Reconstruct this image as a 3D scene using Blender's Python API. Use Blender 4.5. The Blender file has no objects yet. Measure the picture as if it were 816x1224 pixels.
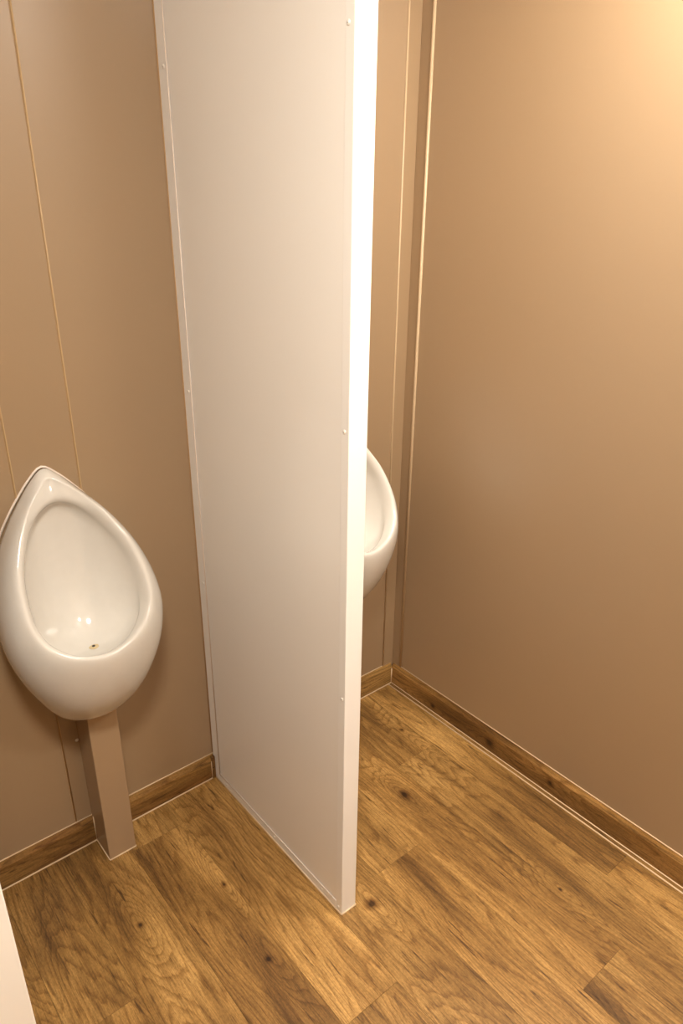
import bpy, bmesh, math, random
from mathutils import Vector
random.seed(7)
scene = bpy.context.scene
COL = scene.collection

# ------------------------------------------------------------------ camera
cam_d = bpy.data.cameras.new('camera')
cam = bpy.data.objects.new('camera', cam_d)
COL.objects.link(cam)
cam.location = (-1.4899, -1.4977, 1.6)
cam.rotation_euler = (1.1483, -0.0102, -0.6926)
cam_d.sensor_width = 36.0
cam_d.lens = 36.0 * 877.2 / 1224.0
cam_d.clip_start = 0.02
scene.camera = cam

# ------------------------------------------------------------------ world, exposure
world = bpy.data.worlds.new('world')
scene.world = world
world.use_nodes = True
world.node_tree.nodes['Background'].inputs[0].default_value = (1.0, 0.9, 0.78, 1)
world.node_tree.nodes['Background'].inputs[1].default_value = 0.03
scene.view_settings.view_transform = 'Standard'
scene.view_settings.look = 'None'
scene.view_settings.gamma = 1.0
scene.view_settings.use_curve_mapping = False
scene.view_settings.exposure = 0.16

# lamps of the room (built below): x, y, radius, strength
LAMP_RIGHT = (-0.22, -0.94, 0.14, 118.0)
LAMP_ROOM = (-1.42, -1.36, 0.14, 165.0)
LAMP_ENTRY = (-0.32, -1.80, 0.14, 72.0)
LAMP_COLOR = (1.0, 0.925, 0.81)
CEIL = 2.32

# ------------------------------------------------------------------ helpers
def link_mesh(name, bm, mat, parent=None, smooth=False):
    me = bpy.data.meshes.new(name)
    bmesh.ops.recalc_face_normals(bm, faces=bm.faces)
    bm.to_mesh(me)
    bm.free()
    if smooth:
        for poly in me.polygons:
            poly.use_smooth = True
    o = bpy.data.objects.new(name, me)
    COL.objects.link(o)
    me.materials.append(mat)
    if parent:
        o.parent = parent
    return o

def add_box(bm, x0, x1, y0, y1, z0, z1, bevel=0.0, seg=1):
    r = bmesh.ops.create_cube(bm, size=1.0)
    for v in r['verts']:
        v.co = Vector(((x0 + x1) / 2 + v.co.x * (x1 - x0), (y0 + y1) / 2 + v.co.y * (y1 - y0), (z0 + z1) / 2 + v.co.z * (z1 - z0)))
    if bevel > 0:
        es = {e for v in r['verts'] for e in v.link_edges}
        bmesh.ops.bevel(bm, geom=list(es), offset=bevel, segments=seg, affect='EDGES', profile=0.5)

def box(name, mat, parent, x0, x1, y0, y1, z0, z1, bevel=0.0, seg=1):
    bm = bmesh.new()
    add_box(bm, x0, x1, y0, y1, z0, z1, bevel, seg)
    return link_mesh(name, bm, mat, parent)

def extrude_profile(name, mat, parent, prof, a, b, axis, smooth=False):
    """prof: closed list of (depth, z) swept along x or y from a to b; depth runs along the other axis."""
    bm = bmesh.new()
    rings = []
    for s in (a, b):
        ring = []
        for d, z in prof:
            ring.append(bm.verts.new((s, d, z) if axis == 'x' else (d, s, z)))
        rings.append(ring)
    n = len(prof)
    for i in range(n):
        bm.faces.new((rings[0][i], rings[0][(i + 1) % n], rings[1][(i + 1) % n], rings[1][i]))
    bm.faces.new(rings[0])
    bm.faces.new(list(reversed(rings[1])))
    return link_mesh(name, bm, mat, parent, smooth)

def bead(name, mat, parent, p, q, r, seg=8):
    """thin round bead of sealant from p to q"""
    bm = bmesh.new()
    p = Vector(p); q = Vector(q)
    d = (q - p).normalized()
    u = d.orthogonal().normalized(); w = d.cross(u)
    rings = []
    for c in (p, q):
        rings.append([bm.verts.new(c + r * (math.cos(2 * math.pi * k / seg) * u + math.sin(2 * math.pi * k / seg) * w)) for k in range(seg)])
    for k in range(seg):
        bm.faces.new((rings[0][k], rings[0][(k + 1) % seg], rings[1][(k + 1) % seg], rings[1][k]))
    bm.faces.new(rings[0]); bm.faces.new(rings[1])
    return link_mesh(name, bm, mat, parent, True)

def structure(name):
    o = bpy.data.objects.new(name, None)
    COL.objects.link(o)
    o['kind'] = 'structure'
    return o

def thing(name, label, cat, loc=(0, 0, 0), group=None):
    o = bpy.data.objects.new(name, None)
    COL.objects.link(o)
    o.location = loc
    o['label'] = label
    o['category'] = cat
    if group:
        o['group'] = group
    return o

# ------------------------------------------------------------------ materials
def new_mat(name):
    m = bpy.data.materials.new(name)
    m.use_nodes = True
    nt = m.node_tree
    return m, nt, nt.nodes, nt.links, nt.nodes['Principled BSDF']

def setp(b, **kw):
    for k, v in kw.items():
        b.inputs[k.replace('_', ' ')].default_value = v

def laminate(name, col, rough, bump=0.02, scale=500.0, spec=0.5, coat=0.0, coat_rough=0.05, var=0.04):
    m, nt, N, L, b = new_mat(name)
    tc = N.new('ShaderNodeTexCoord')
    n1 = N.new('ShaderNodeTexNoise'); n1.inputs['Scale'].default_value = scale; n1.inputs['Detail'].default_value = 3
    n2 = N.new('ShaderNodeTexNoise'); n2.inputs['Scale'].default_value = 3.0; n2.inputs['Detail'].default_value = 4
    L.new(tc.outputs['Object'], n1.inputs['Vector']); L.new(tc.outputs['Object'], n2.inputs['Vector'])
    mx = N.new('ShaderNodeMixRGB'); mx.blend_type = 'MIX'
    c = Vector(col)
    mx.inputs[1].default_value = (*(c * (1 - var)), 1); mx.inputs[2].default_value = (*(c * (1 + var)), 1)
    ad = N.new('ShaderNodeMath'); ad.operation = 'ADD'
    mu = N.new('ShaderNodeMath'); mu.operation = 'MULTIPLY'; mu.inputs[1].default_value = 0.5
    L.new(n1.outputs['Fac'], ad.inputs[0]); L.new(n2.outputs['Fac'], ad.inputs[1]); L.new(ad.outputs[0], mu.inputs[0])
    L.new(mu.outputs[0], mx.inputs[0]); L.new(mx.outputs[0], b.inputs['Base Color'])
    bp = N.new('ShaderNodeBump'); bp.inputs['Strength'].default_value = bump; bp.inputs['Distance'].default_value = 0.001
    L.new(n1.outputs['Fac'], bp.inputs['Height']); L.new(bp.outputs[0], b.inputs['Normal'])
    setp(b, Roughness=rough)
    b.inputs['Specular IOR Level'].default_value = spec
    b.inputs['Coat Weight'].default_value = coat
    b.inputs['Coat IOR'].default_value = 1.6
    b.inputs['Coat Roughness'].default_value = coat_rough
    return m

def wood(name, along, light, mid, dark, rough=0.42, knots=()):
    """oak-look vinyl; grain runs along the local axis 'x' or 'y'; every object gets its own piece of the print"""
    m, nt, N, L, b = new_mat(name)
    tc = N.new('ShaderNodeTexCoord'); oi = N.new('ShaderNodeObjectInfo')
    off = N.new('ShaderNodeVectorMath'); off.operation = 'SCALE'
    cmb = N.new('ShaderNodeCombineXYZ'); 
    for i, k in enumerate((17.3, 31.7, 9.1)):
        mm = N.new('ShaderNodeMath'); mm.operation = 'MULTIPLY'; mm.inputs[1].default_value = k
        L.new(oi.outputs['Random'], mm.inputs[0]); L.new(mm.outputs[0], cmb.inputs[i])
    add = N.new('ShaderNodeVectorMath'); add.operation = 'ADD'
    L.new(tc.outputs['Object'], add.inputs[0]); L.new(cmb.outputs[0], add.inputs[1])
    def mapped(long_s, cross_s):
        mp = N.new('ShaderNodeMapping')
        mp.inputs['Scale'].default_value = (cross_s, long_s, cross_s) if along == 'y' else (long_s, cross_s, cross_s)
        L.new(add.outputs[0], mp.inputs['Vector'])
        return mp
    def noise(mp, scale, detail, dist=0.0, rgh=0.55):
        n = N.new('ShaderNodeTexNoise')
        n.inputs['Scale'].default_value = scale; n.inputs['Detail'].default_value = detail
        n.inputs['Distortion'].default_value = dist; n.inputs['Roughness'].default_value = rgh
        L.new(mp.outputs[0], n.inputs['Vector'])
        return n
    def ramp(src, stops):
        r = N.new('ShaderNodeValToRGB'); cr = r.color_ramp
        cr.elements[0].position = stops[0][0]; cr.elements[0].color = (*stops[0][1], 1)
        cr.elements[1].position = stops[-1][0]; cr.elements[1].color = (*stops[-1][1], 1)
        for p, c in stops[1:-1]:
            e = cr.elements.new(p); e.color = (*c, 1)
        L.new(src, r.inputs[0])
        return r
    def mul(fac, a, b_):
        mx = N.new('ShaderNodeMixRGB'); mx.blend_type = 'MULTIPLY'; mx.inputs[0].default_value = fac
        L.new(a, mx.inputs[1]); L.new(b_, mx.inputs[2])
        return mx.outputs[0]
    def g(v): return (v, v * 0.97, v * 0.93)
    # tone drifting slowly across the board
    broad = noise(mapped(1.0, 6.0), 1.5, 4, 0.3)
    c = ramp(broad.outputs['Fac'], [(0.32, dark), (0.5, mid), (0.66, light)]).outputs[0]
    # cathedral figure: growth rings cut out of a smooth field stretched along the grain
    field = noise(mapped(1.1, 7.0), 1.0, 2, 0.35, 0.4)
    rm = N.new('ShaderNodeMath'); rm.operation = 'MULTIPLY'; rm.inputs[1].default_value = 26.0
    fsum = field.outputs['Fac']
    kmask = None
    if knots:
        geo = N.new('ShaderNodeNewGeometry')
        wob = noise(mapped(25.0, 60.0), 1.0, 3)
        for kx, ky, kz, kr in knots:
            sub = N.new('ShaderNodeVectorMath'); sub.operation = 'SUBTRACT'; sub.inputs[1].default_value = (kx, ky, kz)
            L.new(geo.outputs['Position'], sub.inputs[0])
            scl = N.new('ShaderNodeVectorMath'); scl.operation = 'MULTIPLY'
            scl.inputs[1].default_value = (1 / 0.030, 1 / 0.085, 1 / 0.030) if along == 'y' else (1 / 0.085, 0, 1 / 0.030)
            L.new(sub.outputs[0], scl.inputs[0])
            ln = N.new('ShaderNodeVectorMath'); ln.operation = 'LENGTH'; L.new(scl.outputs[0], ln.inputs[0])
            sq = N.new('ShaderNodeMath'); sq.operation = 'POWER'; sq.inputs[1].default_value = 2.0; L.new(ln.outputs['Value'], sq.inputs[0])
            ng = N.new('ShaderNodeMath'); ng.operation = 'MULTIPLY'; ng.inputs[1].default_value = -0.7; L.new(sq.outputs[0], ng.inputs[0])
            ex = N.new('ShaderNodeMath'); ex.operation = 'EXPONENT'; L.new(ng.outputs[0], ex.inputs[0])
            ad = N.new('ShaderNodeMath'); ad.operation = 'MULTIPLY_ADD'; ad.inputs[1].default_value = 0.17
            L.new(ex.outputs[0], ad.inputs[0]); L.new(fsum, ad.inputs[2]); fsum = ad.outputs[0]
            s2 = N.new('ShaderNodeVectorMath'); s2.operation = 'MULTIPLY'
            s2.inputs[1].default_value = (1 / kr, 0.8 / kr, 1 / kr) if along == 'y' else (0.8 / kr, 0, 1 / kr)
            L.new(sub.outputs[0], s2.inputs[0])
            l2 = N.new('ShaderNodeVectorMath'); l2.operation = 'LENGTH'; L.new(s2.outputs[0], l2.inputs[0])
            if kmask is None: kmask = l2.outputs['Value']
            else:
                mn = N.new('ShaderNodeMath'); mn.operation = 'MINIMUM'; L.new(kmask, mn.inputs[0]); L.new(l2.outputs['Value'], mn.inputs[1]); kmask = mn.outputs[0]
    L.new(fsum, rm.inputs[0])
    jit = noise(mapped(10.0, 90.0), 1.0, 3)
    ja = N.new('ShaderNodeMath'); ja.operation = 'ADD'; L.new(rm.outputs[0], ja.inputs[0]); L.new(jit.outputs['Fac'], ja.inputs[1])
    rf = N.new('ShaderNodeMath'); rf.operation = 'FRACT'; L.new(ja.outputs[0], rf.inputs[0])
    c = mul(0.85, c, ramp(rf.outputs[0], [(0.0, g(1.08)), (0.55, g(1.0)), (0.9, (0.62, 0.53, 0.42)), (1.0, g(1.08))]).outputs[0])
    # long streaks, fine fibres, dark pores, specks
    streak = noise(mapped(2.4, 60.0), 1.0, 4, 0.3, 0.6)
    c = mul(0.8, c, ramp(streak.outputs['Fac'], [(0.30, (0.50, 0.42, 0.33)), (0.46, g(1.0)), (0.66, g(1.16))]).outputs[0])
    fibre = noise(mapped(22.0, 420.0), 1.0, 4, 0.0, 0.7)
    c = mul(0.9, c, ramp(fibre.outputs['Fac'], [(0.32, (0.52, 0.46, 0.38)), (0.5, g(1.0)), (0.68, g(1.3))]).outputs[0])
    pore = noise(mapped(7.0, 110.0), 1.0, 3, 0.6, 0.6)
    c = mul(0.9, c, ramp(pore.outputs['Fac'], [(0.30, (0.22, 0.15, 0.10)), (0.37, g(1.0))]).outputs[0])
    speck = noise(mapped(170.0, 300.0), 1.0, 2, 0.0, 0.6)
    c = mul(0.7, c, ramp(speck.outputs['Fac'], [(0.32, (0.72, 0.68, 0.62)), (0.62, g(1.12))]).outputs[0])
    if knots:
        ka = N.new('ShaderNodeMath'); ka.operation = 'MULTIPLY_ADD'; ka.inputs[1].default_value = 1.5
        L.new(wob.outputs['Fac'], ka.inputs[0]); L.new(kmask, ka.inputs[2])
        kn = N.new('ShaderNodeMath'); kn.operation = 'MULTIPLY'; kn.inputs[1].default_value = 0.3; L.new(ka.outputs[0], kn.inputs[0])
        c = mul(0.95, c, ramp(kn.outputs[0], [(0.36, (0.10, 0.06, 0.04)), (0.46, (0.5, 0.4, 0.3)), (0.75, g(1.0))]).outputs[0])
    # every plank a tone of its own
    tone = N.new('ShaderNodeMapRange'); tone.inputs[3].default_value = 0.90; tone.inputs[4].default_value = 1.10
    fr = N.new('ShaderNodeMath'); fr.operation = 'MULTIPLY'; fr.inputs[1].default_value = 13.37
    f2 = N.new('ShaderNodeMath'); f2.operation = 'FRACT'
    L.new(oi.outputs['Random'], fr.inputs[0]); L.new(fr.outputs[0], f2.inputs[0]); L.new(f2.outputs[0], tone.inputs[0])
    hs = N.new('ShaderNodeHueSaturation'); L.new(c, hs.inputs['Color']); L.new(tone.outputs[0], hs.inputs['Value'])
    L.new(hs.outputs[0], b.inputs['Base Color'])
    bp = N.new('ShaderNodeBump'); bp.inputs['Strength'].default_value = 0.25; bp.inputs['Distance'].default_value = 0.0008
    L.new(fibre.outputs['Fac'], bp.inputs['Height']); L.new(bp.outputs[0], b.inputs['Normal'])
    setp(b, Roughness=rough)
    b.inputs['Specular IOR Level'].default_value = 0.4
    return m

def plain(name, col, rough, spec=0.5, metal=0.0, coat=0.0):
    m, nt, N, L, b = new_mat(name)
    tc = N.new('ShaderNodeTexCoord')
    n = N.new('ShaderNodeTexNoise'); n.inputs['Scale'].default_value = 40; L.new(tc.outputs['Object'], n.inputs['Vector'])
    mx = N.new('ShaderNodeMixRGB'); mx.inputs[1].default_value = (*[x * 0.97 for x in col], 1); mx.inputs[2].default_value = (*[min(1, x * 1.03) for x in col], 1)
    L.new(n.outputs['Fac'], mx.inputs[0]); L.new(mx.outputs[0], b.inputs['Base Color'])
    setp(b, Roughness=rough, Metallic=metal)
    b.inputs['Specular IOR Level'].default_value = spec
    b.inputs['Coat Weight'].default_value = coat
    b.inputs['Coat Roughness'].default_value = 0.04
    return m

M = {}
M['wall'] = laminate('taupe_wall_panel', (0.325, 0.222, 0.129), 0.42, 0.05, 420.0, 0.6, 0.6, 0.34)
M['trim'] = laminate('taupe_corner_trim', (0.325, 0.222, 0.129), 0.30, 0.02, 420.0, 0.5)
M['cover'] = laminate('taupe_pipe_cover', (0.38, 0.260, 0.155), 0.22, 0.02, 420.0, 0.6)
M['white_panel'] = laminate('white_coated_panel', (0.86, 0.845, 0.815), 0.30, 0.015, 300.0, 0.5, 0.35, 0.03, 0.01)
M['white_profile'] = laminate('white_aluminium_profile', (0.87, 0.86, 0.84), 0.28, 0.01, 300.0, 0.5, 0.2, 0.08, 0.01)
M['door'] = laminate('white_door_leaf', (0.88, 0.86, 0.82), 0.35, 0.02, 200.0, 0.5, 0, 0.1, 0.01)
M['ceiling'] = laminate('white_ceiling_panel', (0.80, 0.77, 0.72), 0.5, 0.03, 120.0, 0.3, 0, 0.1, 0.02)
M['ceramic'] = plain('white_ceramic', (0.67, 0.645, 0.600), 0.12, 0.5, 0, 0.5)
M['sealant'] = plain('beige_sealant', (0.70, 0.54, 0.36), 0.35)
M['sealant_thin'] = plain('ochre_sealant', (0.50, 0.34, 0.18), 0.4)
M['trim_sealant'] = plain('tan_sealant', (0.55, 0.41, 0.26), 0.4)
M['white_sealant'] = plain('white_sealant', (0.80, 0.70, 0.62), 0.35)
M['joint'] = plain('ochre_joint_filler', (0.44, 0.28, 0.14), 0.6)
M['screw'] = plain('white_screw_head', (0.86, 0.84, 0.80), 0.25, 0.6)
M['screw_slot'] = plain('dark_screw_recess', (0.12, 0.10, 0.08), 0.5)
M['drain'] = plain('yellowed_drain_ring', (0.62, 0.50, 0.30), 0.25)
M['hole'] = plain('dark_drain_hole', (0.03, 0.025, 0.02), 0.6)
M['steel'] = plain('brushed_steel', (0.6, 0.58, 0.55), 0.3, 0.5, 1.0)
FL = (0.42, 0.285, 0.114); FM = (0.275, 0.175, 0.063); FD = (0.135, 0.079, 0.027)
KNOTS = [(-0.326, -0.404, 0.0, 0.014), (-0.632, -0.604, 0.0, 0.012), (-0.880, -0.330, 0.0, 0.006), (-0.905, -0.560, 0.0, 0.007), (-0.24, -0.87, 0.0, 0.004), (-1.09, -0.30, 0.0, 0.006), (-0.14, -0.20, 0.0, 0.006)]
M['floor'] = wood('oak_vinyl_plank', 'y', FL, FM, FD, 0.42, KNOTS)
M['base_x'] = wood('oak_vinyl_skirting_along_x', 'x', FL, FM, (0.19, 0.105, 0.036), 0.40)
M['base_y_shaded'] = wood('oak_vinyl_skirting_along_y_shaded', 'y', (0.33, 0.21, 0.08), (0.20, 0.122, 0.044), (0.095, 0.052, 0.018), 0.40, [(0.0, -0.44, 0.034, 0.012), (0.0, -0.66, 0.040, 0.009), (0.0, -0.20, 0.022, 0.007)])  # same oak skirting in darker colours: shade on the right-wall face painted in

# ------------------------------------------------------------------ room shell
XL, YF = -2.05, -2.40          # left wall, wall behind the camera
WY, WX = 0.010, 0.010          # faces of the back and right wall panels
XP, TP, YP = -0.7059, 0.0432, -0.579   # partition: left face, thickness, front end

floor = structure('floor')
box('subfloor', M['joint'], floor, XL, 0.05, YF, 0.05, -0.06, -0.004)
W = 0.15
first_joint = {0: -0.92, 1: -0.31, 2: -1.05, 3: -0.55, 4: -1.22, 5: -0.78, 6: -0.095, 7: -0.95, 8: -0.45, 9: -1.3, 10: -0.7, 11: -1.1, 12: -0.4, 13: -0.9}
PL = 0.92
plank_mesh = {}
for c in range(15):
    xa = 0.036 - W * c; xb = xa - W
    ys = [0.02]
    y = first_joint.get(c, -0.6)
    while y > YF:
        ys.append(y); y -= PL
    ys.append(YF)
    for ya, yb in zip(ys, ys[1:]):
        key = round(ya - yb, 3)
        if key not in plank_mesh:
            bm = bmesh.new()
            add_box(bm, -W / 2 + 0.0002, W / 2 - 0.0002, -key / 2 + 0.0002, key / 2 - 0.0002, -0.005, 0.0, 0.0003)
            o = link_mesh('plank', bm, M['floor'], floor)
            plank_mesh[key] = o.data
        else:
            o = bpy.data.objects.new('plank', plank_mesh[key]); COL.objects.link(o); o.parent = floor
        o.location = ((xa + xb) / 2, (ya + yb) / 2, 0)

# back wall: backing plus lining panels with open joints
wall_back = structure('wall_back')
box('backing', M['joint'], wall_back, XL, 0.06, WY + 0.0018, WY + 0.08, -0.05, CEIL)
S1, S2 = -0.9735, -1.1101
RC = -0.31 + 0.7059 - 0.7059   # centre of the urinal in the right bay
edges = [XL, S2, S1, -0.6850, -0.3750, -0.2450, -0.0345]
for a, b_ in zip(edges, edges[1:]):
    box('panel', M['wall'], wall_back, a + 0.0018, b_ - 0.0018, WY, WY + 0.01, 0.0, CEIL, 0.0012, 2)
for sx in (S1, S2, -0.375, -0.245):
    bead('joint_bead', M['sealant_thin'], wall_back, (sx + 0.0012, WY + 0.0002, 0.07), (sx + 0.0012, WY + 0.0002, CEIL), 0.0018)
# right wall
wall_right = structure('wall_right')
box('backing', M['joint'], wall_right, WX + 0.0018, WX + 0.08, YF, 0.06, -0.05, CEIL)
for a, b_ in ((-0.0335, -1.26), (-1.26, YF)):
    box('panel', M['wall'], wall_right, WX, WX + 0.01, b_ + 0.0013, a - 0.0013, 0.0, CEIL, 0.0012, 2)
# corner profile with its sealant beads
trim = structure('trim_1')
box('back_flange', M['trim'], trim, -0.0345, WX - 0.0005, WY - 0.0025, WY + 0.008, 0.07, CEIL, 0.0008)
box('side_flange', M['trim'], trim, WX - 0.0025, WX + 0.008, -0.030, WY - 0.0025, 0.07, CEIL, 0.0008)
bead('sealant_bead', M['trim_sealant'], trim, (-0.0352, WY - 0.0012, 0.083), (-0.0352, WY - 0.0012, CEIL), 0.0026)
bead('sealant_bead', M['trim_sealant'], trim, (WX - 0.0005, -0.0325, 0.083), (WX - 0.0005, -0.0325, CEIL), 0.0048)
# remaining shell, outside the view
wall_left = structure('wall_left')
box('panel', M['wall'], wall_left, XL - 0.06, XL, YF, 0.05, 0.0, CEIL)
wall_front = structure('wall_front')
box('panel', M['wall'], wall_front, XL, 0.05, YF - 0.06, YF, 0.0, CEIL)
ceiling = structure('ceiling')
box('panel', M['ceiling'], ceiling, XL - 0.05, 0.08, YF - 0.05, 0.08, CEIL, CEIL + 0.05)

# ------------------------------------------------------------------ baseboards
HB = 0.0827
def base_prof(wall, out):   # out = sign of the direction into the room
    return [(wall, -0.004), (wall, HB), (wall + out * 0.0015, HB - 0.0005), (wall + out * 0.0092, HB - 0.0155), (wall + out * 0.010, HB - 0.0180), (wall + out * 0.010, -0.004)]
def baseboard(name, axis, a, b_, mat, ends=()):
    o = structure(name)
    w = WY if axis == 'x' else WX
    extrude_profile('board', mat, o, base_prof(w, -1), a, b_, axis)
    if axis == 'x':
        bead('floor_sealant', M['sealant'], o, (a, -0.0005, 0.0006), (b_, -0.0005, 0.0006), 0.0022)
        bead('top_sealant', M['sealant'], o, (a, WY - 0.001, HB), (b_, WY - 0.001, HB), 0.0016)
    else:
        bead('floor_sealant', M['sealant'], o, (-0.0005, a, 0.0006), (-0.0005, b_, 0.0006), 0.0022)
        bead('top_sealant', M['sealant'], o, (WX - 0.001, a, HB), (WX - 0.001, b_, HB), 0.0016)
    return o
BX0, BX1 = -1.0690, -0.9980
b1 = baseboard('baseboard_back', 'x', -2.045, BX0 + 0.004, M['base_x'])
b2 = baseboard('baseboard_back', 'x', BX1 - 0.004, XP - 0.001, M['base_x'])
# small return where the skirting meets the partition
box('end_return', M['base_y_shaded'], b2, XP - 0.0115, XP - 0.001, -0.004, WY - 0.002, 0.0, HB - 0.004, 0.001)
bead('end_sealant', M['sealant'], b2, (XP - 0.012, -0.001, 0.003), (XP - 0.012, -0.001, HB - 0.02), 0.0012)
b3 = baseboard('baseboard_back', 'x', XP + TP + 0.001, 0.0, M['base_x'])
b4 = baseboard('baseboard_right', 'y', 0.0, YF, M['base_y_shaded'])
bead('corner_sealant', M['sealant'], b4, (-0.0005, -0.0005, 0.002), (-0.0005, -0.0005, HB - 0.022), 0.0018)
box('floor_strip', M['base_y_shaded'], b4, -0.0150, 0.0, YF, -0.001, -0.001, 0.0014, 0.0005)
bead('floor_sealant', M['sealant'], b4, (-0.0150, -0.004, 0.0006), (-0.0150, YF, 0.0006), 0.0020)

# ------------------------------------------------------------------ partition
part = thing('partition', 'tall white urinal partition with riveted white edge profiles standing between the two urinals', 'partition', (XP + TP / 2, 0, 0))
def pbox(name, mat, x0, x1, y0, y1, z0, z1, bevel=0.0008, seg=2, parent=None):
    bm = bmesh.new()
    ox = XP + TP / 2
    add_box(bm, x0 - ox, x1 - ox, y0, y1, z0, z1, bevel, seg)
    return link_mesh(name, bm, mat, parent or part)
PH = 2.12
X1 = XP + TP
pbox('panel', M['white_panel'], XP + 0.0018, X1 - 0.0018, YP + 0.004, WY - 0.002, 0.004, PH - 0.002, 0)
# profiles: two thin flanges lying on the panel faces plus the web
def channel(name, boxes, bev=0.0006):
    bm = bmesh.new()
    ox = XP + TP / 2
    for bx in boxes:
        add_box(bm, bx[0] - ox, bx[1] - ox, *bx[2:], bev, 2)
    return link_mesh(name, bm, M['white_profile'], part)
cap = channel('edge_cap', [(XP, X1, YP, YP + 0.0215, 0.0015, PH)], 0.0015)
foot = channel('floor_channel', [(XP - 0.0002, X1 + 0.0002, YP + 0.0215, -0.024, 0.0015, 0.026)], 0.0012)
wallc = channel('wall_channel', [(XP - 0.0002, X1 + 0.0002, -0.0240, WY - 0.0005, 0.0015, PH)], 0.0012)
top = channel('top_channel', [(XP, X1, YP + 0.0215, -0.024, PH - 0.022, PH)], 0.001)
def screw(y, z, side=-1):
    bm = bmesh.new()
    ox = XP + TP / 2
    prof = [(0.0, 0.0019), (0.0022, 0.0018), (0.0036, 0.0011), (0.0041, 0.0)]
    seg = 14; rings = []
    for r, h in prof[1:]:
        rings.append([bm.verts.new((side * (TP / 2 + h), y + r * math.cos(2 * math.pi * k / seg), z + r * math.sin(2 * math.pi * k / seg))) for k in range(seg)])
    c = bm.verts.new((side * (TP / 2 + 0.0019), y, z))
    for k in range(seg):
        bm.faces.new((c, rings[0][k], rings[0][(k + 1) % seg]))
        for i in range(2):
            bm.faces.new((rings[i][k], rings[i + 1][k], rings[i + 1][(k + 1) % seg], rings[i][(k + 1) % seg]))
    s = link_mesh('screw', bm, M['screw'], part, True)
    bm = bmesh.new()
    add_box(bm, side * (TP / 2 + 0.00165), side * (TP / 2 + 0.0021), y - 0.0007, y + 0.0007, z - 0.0007, z + 0.0007)
    link_mesh('screw_recess', bm, M['screw_slot'], s)
for y, z in ((-0.565, 1.804), (-0.567, 1.205), (-0.570, 0.633), (-0.567, 0.016), (-0.502, 0.014), (-0.300, 0.014), (-0.060, 0.014),
             (-0.012, 1.80), (-0.012, 1.16), (-0.012, 0.658)):
    screw(y, z, -1); screw(y, z, 1)
ox = XP + TP / 2
for sx in (-1, 1):
    e = sx * (TP / 2 + 0.0004)
    bead('channel_edge', M['white_sealant'], part, (e, -0.0255, 0.028), (e, -0.0255, PH - 0.022), 0.0014)
    bead('channel_edge', M['white_sealant'], part, (e, YP + 0.036, 0.0275), (e, -0.0255, 0.0275), 0.0014)
    bead('floor_sealant', M['sealant'], part, (e, YP, 0.0008), (e, -0.002, 0.0008), 0.0022)
    bead('wall_sealant', M['joint'], part, (e, WY - 0.001, 0.085), (e, WY - 0.001, PH), 0.0018)
bead('floor_sealant', M['sealant'], part, (-TP / 2, YP - 0.0004, 0.0008), (TP / 2, YP - 0.0004, 0.0008), 0.0022)

# ------------------------------------------------------------------ urinals
def catmull(pts, n):
    """resample open polyline of 3-vectors with Catmull-Rom; end tangents mirrored in X (closed, symmetric curve)"""
    P = [Vector(p) for p in pts]
    mir = lambda v: Vector((-v.x, v.y, v.z))
    P = [mir(P[1])] + P + [mir(P[-2])]
    out = []
    m = len(pts) - 1
    for i in range(n + 1):
        t = i / n * m
        k = min(int(t), m - 1); u = t - k
        a, b, c, d = P[k], P[k + 1], P[k + 2], P[k + 3]
        out.append(0.5 * ((2 * b) + (c - a) * u + (2 * a - 5 * b + 4 * c - d) * u * u + (3 * b - a - 3 * c + d) * u ** 3))
    return out

NH = 36
# half curves, top centre to bottom centre: (X sideways, D out of the wall, Z up)
RIDGE = [(0, .034, 1.031), (.026, .050, 1.017), (.055, .063, .992), (.080, .085, .960), (.101, .107, .924), (.117, .130, .888), (.127, .160, .836), (.127, .184, .790), (.111, .208, .748), (.067, .230, .716), (0, .242, .702)]
WALLC = [(0, 0, 1.050), (.030, 0, 1.028), (.060, 0, .993), (.089, 0, .954), (.118, 0, .905), (.140, 0, .848), (.153, 0, .780), (.150, 0, .700), (.124, 0, .605), (.080, 0, .505), (0, 0, .474)]
def outer(k):
    """rings of the outer body between wall and ridge, k in 0..1"""
    return None
BODY1 = [(0, .012, 1.050), (.030, .014, 1.029), (.062, .020, .993), (.092, .028, .955), (.124, .040, .905), (.150, .050, .845), (.166, .060, .773), (.165, .065, .690), (.136, .070, .593), (.084, .080, .488), (0, .100, .466)]
BODY2 = [(0, .022, 1.046), (.030, .030, 1.027), (.062, .040, .991), (.095, .056, .953), (.128, .078, .902), (.154, .100, .843), (.170, .120, .772), (.170, .132, .692), (.141, .138, .596), (.082, .128, .496), (0, .136, .472)]
BODY3 = [(0, .030, 1.039), (.029, .043, 1.023), (.060, .054, .992), (.091, .073, .957), (.119, .097, .912), (.140, .121, .864), (.156, .148, .800), (.158, .170, .733), (.135, .186, .652), (.080, .194, .574), (0, .202, .550)]
BODY4 = [(0, .034, 1.0345), (.0275, .050, 1.020), (.057, .0625, .992), (.084, .0845, .960), (.107, .106, .922), (.125, .129, .884), (.137, .159, .826), (.138, .182, .772), (.121, .206, .716), (.073, .224, .670), (0, .236, .652)]
LIP = [(0, .036, 1.022), (.021, .050, 1.010), (.048, .062, .986), (.073, .083, .954), (.094, .105, .919), (.110, .128, .883), (.120, .157, .833), (.120, .180, .790), (.104, .203, .752), (.062, .224, .722), (0, .235, .709)]
HOOD = [(0, .060, .985), (.022, .062, .980), (.046, .066, .964), (.068, .074, .938), (.089, .096, .906), (.105, .119, .872), (.114, .146, .824), (.113, .168, .780), (.097, .189, .743), (.058, .209, .712), (0, .219, .699)]
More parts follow.
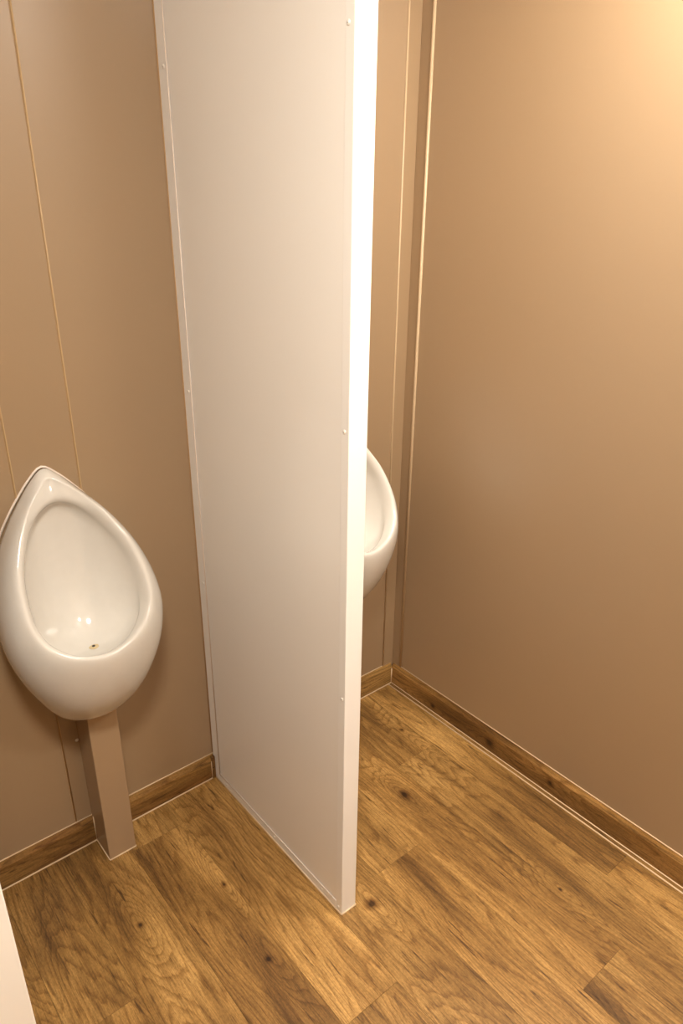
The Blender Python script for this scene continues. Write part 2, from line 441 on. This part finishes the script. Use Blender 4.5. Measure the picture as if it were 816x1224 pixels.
HOOD2 = [(0, .024, .978), (.024, .027, .972), (.048, .035, .955), (.069, .053, .928), (.089, .077, .897), (.103, .102, .864), (.111, .132, .817), (.110, .154, .773), (.094, .177, .735), (.055, .199, .704), (0, .208, .691)]
DRAIN = Vector((0, .135, .668))

def urinal_rings():
    rings = [catmull(r, NH) for r in (WALLC, BODY1, BODY2, BODY3, BODY4, RIDGE, LIP, HOOD, HOOD2)]
    start = rings[-1]
    nb = 12
    for j in range(1, nb):
        s = j / nb
        ring = []
        for i, p in enumerate(start):
            t = i / NH
            w = 0.5 - 0.5 * math.cos(math.pi * t)
            ctrl = Vector((p.x * 0.92, (0.018 * (1 - w) + 0.185 * w), (0.700 * (1 - w) + 0.672 * w)))
            ring.append((1 - s) ** 2 * p + 2 * s * (1 - s) * ctrl + s * s * DRAIN)
        rings.append(ring)
    return rings

def full(ring):
    L = list(ring)
    for p in reversed(ring[1:-1]):
        L.append(Vector((-p.x, p.y, p.z)))
    return L

def urinal_body_mesh():
    bm = bmesh.new()
    R = [full(r) for r in urinal_rings()]
    V = [[bm.verts.new((p.x, -p.y, p.z)) for p in ring] for ring in R]
    n = len(V[0])
    for a, b in zip(V, V[1:]):
        for i in range(n):
            bm.faces.new((a[i], a[(i + 1) % n], b[(i + 1) % n], b[i]))
    c = bm.verts.new((DRAIN.x, -DRAIN.y, DRAIN.z))
    for i in range(n):
        bm.faces.new((V[-1][i], V[-1][(i + 1) % n], c))
    bm.faces.new(V[0])
    return bm

def disc(name, mat, parent, c, r, h, seg=20, tilt=None):
    bm = bmesh.new()
    prof = [(r, 0.0), (r * 0.97, h * 0.8), (r * 0.85, h)]
    rings = [[bm.verts.new((c[0] + q * math.cos(2 * math.pi * k / seg), c[1] + q * math.sin(2 * math.pi * k / seg), c[2] + z)) for k in range(seg)] for q, z in prof]
    for a, b in zip(rings, rings[1:]):
        for k in range(seg):
            bm.faces.new((a[k], a[(k + 1) % seg], b[(k + 1) % seg], b[k]))
    bm.faces.new(rings[-1]); bm.faces.new(rings[0])
    return link_mesh(name, bm, mat, parent, False)

def make_urinal(x, label):
    t = thing('urinal', label, 'urinal', (x, WY, 0.0), 'white ceramic wall urinals')
    o = link_mesh('bowl', urinal_body_mesh(), M['ceramic'], t, True)
    sub = o.modifiers.new('smooth', 'SUBSURF'); sub.levels = 1; sub.render_levels = 2
    dr = disc('drain', M['drain'], t, (0, -DRAIN.y, DRAIN.z + 0.0005), 0.011, 0.0018)
    disc('drain_hole', M['hole'], dr, (0.0, -DRAIN.y, DRAIN.z + 0.0022), 0.0036, 0.0008, 12)
    # sealant bead round the upper edge, against the wall
    bm = bmesh.new()
    half = catmull(WALLC, NH)[:22]
    path = [Vector((-p.x, 0, p.z)) for p in reversed(half[1:])] + [Vector((p.x, 0, p.z)) for p in half]
    seg = 6; rg = []
    for i, p in enumerate(path):
        d = (path[min(i + 1, len(path) - 1)] - path[max(i - 1, 0)]).normalized()
        u = Vector((0, 1, 0)); w = d.cross(u)
        c = p - u * 0.0008 + w * 0.0
        rg.append([bm.verts.new(c + 0.0028 * (math.cos(2 * math.pi * k / seg) * u + math.sin(2 * math.pi * k / seg) * w)) for k in range(seg)])
    for a, b in zip(rg, rg[1:]):
        for k in range(seg):
            bm.faces.new((a[k], a[(k + 1) % seg], b[(k + 1) % seg], b[k]))
    bm.faces.new(rg[0]); bm.faces.new(rg[-1])
    link_mesh('sealant_bead', bm, M['white_sealant'], t, True)
    return t

UX = -1.050
left_urinal = make_urinal(UX, 'white teardrop ceramic urinal on the wall above the boxed pipe cover, left of the partition')
TILT = math.radians(1.2)      # hung slightly askew, its foot leaning towards the partition
left_urinal.rotation_euler = (0, -TILT, 0)
left_urinal.location.x = UX + 1.05 * math.sin(TILT)
make_urinal(-0.315, 'white ceramic urinal mostly hidden behind the white partition, near the room corner')

# ------------------------------------------------------------------ boxed pipe covers
def pipe_cover(x0, x1, label):
    t = thing('pipe_cover', label, 'pipe cover', ((x0 + x1) / 2, 0, 0))
    h = (x1 - x0) / 2
    ztop = 0.461; yf = -0.0835
    bm = bmesh.new()
    add_box(bm, -h, h, yf, yf + 0.004, 0.001, ztop, 0.0008)
    link_mesh('front_panel', bm, M['cover'], t)
    for s in (-1, 1):
        bm = bmesh.new()
        xa, xb = sorted((s * h, s * (h - 0.004)))
        add_box(bm, xa, xb, yf + 0.004, WY, 0.001, ztop, 0.0006)
        link_mesh('side_panel', bm, M['cover'], t)
        bead('floor_sealant', M['sealant'], t, (s * h, yf, 0.0008), (s * h, 0.0, 0.0008), 0.0018)
        bead('floor_sealant', M['sealant'], t, (s * h, 0.0, 0.0008), (s * h, 0.0, HB), 0.0014)
    bead('floor_sealant', M['sealant'], t, (-h, yf - 0.0003, 0.0008), (h, yf - 0.0003, 0.0008), 0.0020)
    return t
pipe_cover(BX0, BX1, 'narrow taupe boxed pipe cover running from the floor up to the left urinal')

# white screw cap on the wall strip beside the cover
bm = bmesh.new()
bmesh.ops.create_uvsphere(bm, u_segments=12, v_segments=8, radius=0.0045)
for v in bm.verts: v.co.y *= 0.5
o = link_mesh('screw_cap', bm, M['screw'], wall_back, True)
o.location = (-1.0735, WY, 0.333)

# ------------------------------------------------------------------ door leaf at the left edge of the view
door = structure('door_1')
EX, EY = -1.396, -0.710
box('leaf', M['door'], door, XL + 0.06, EX, EY, EY + 0.04, 0.012, 2.02, 0.002, 2)
box('hinge_post', M['white_profile'], door, XL, XL + 0.058, EY - 0.01, EY + 0.05, 0.0, 2.06, 0.002)
bm = bmesh.new()
bmesh.ops.create_cone(bm, cap_ends=True, segments=20, radius1=0.024, radius2=0.024, depth=0.008)
for v in bm.verts: v.co = Vector((v.co.x - 1.75, EY - 0.004 + v.co.z, 1.02 + v.co.y))
hd = link_mesh('handle_plate', bm, M['steel'], door)
box('handle', M['steel'], door, -1.86, -1.742, EY - 0.06, EY - 0.045, 1.012, 1.028, 0.005, 3)
box('handle_neck', M['steel'], door, -1.757, -1.743, EY - 0.05, EY - 0.006, 1.013, 1.027, 0.004, 3)

# ------------------------------------------------------------------ ceiling lamps (above the frame)
def ceiling_lamp(spec, label):
    x, y, r, power = spec
    t = thing('ceiling_lamp', label, 'lamp', (x, y, CEIL))
    bm = bmesh.new()
    bmesh.ops.create_cone(bm, cap_ends=True, segments=40, radius1=r + 0.012, radius2=r + 0.012, depth=0.03)
    for v in bm.verts: v.co.z -= 0.015
    link_mesh('base_ring', bm, M['white_profile'], t)
    m, nt, N, L, b = new_mat('lamp_diffuser_glow')
    b.inputs['Base Color'].default_value = (0.9, 0.88, 0.84, 1)
    b.inputs['Emission Color'].default_value = (*LAMP_COLOR, 1)
    b.inputs['Emission Strength'].default_value = power
    bm = bmesh.new()
    seg = 40
    prof = [(r, -0.030), (r * 0.97, -0.045), (r * 0.85, -0.058), (r * 0.6, -0.066), (r * 0.3, -0.070)]
    rg = [[bm.verts.new((q * math.cos(2 * math.pi * k / seg), q * math.sin(2 * math.pi * k / seg), z)) for k in range(seg)] for q, z in prof]
    for a, b2_ in zip(rg, rg[1:]):
        for k in range(seg):
            bm.faces.new((a[k], a[(k + 1) % seg], b2_[(k + 1) % seg], b2_[k]))
    bm.faces.new(rg[-1]); bm.faces.new(rg[0])
    link_mesh('diffuser', bm, m, t, True)
    return t
ceiling_lamp(LAMP_RIGHT, 'round white ceiling lamp glowing warm beside the right wall')
ceiling_lamp(LAMP_ROOM, 'round white ceiling lamp behind the viewer, on the left of the entrance')
ceiling_lamp(LAMP_ENTRY, 'round white ceiling lamp behind the viewer, nearest the right wall')
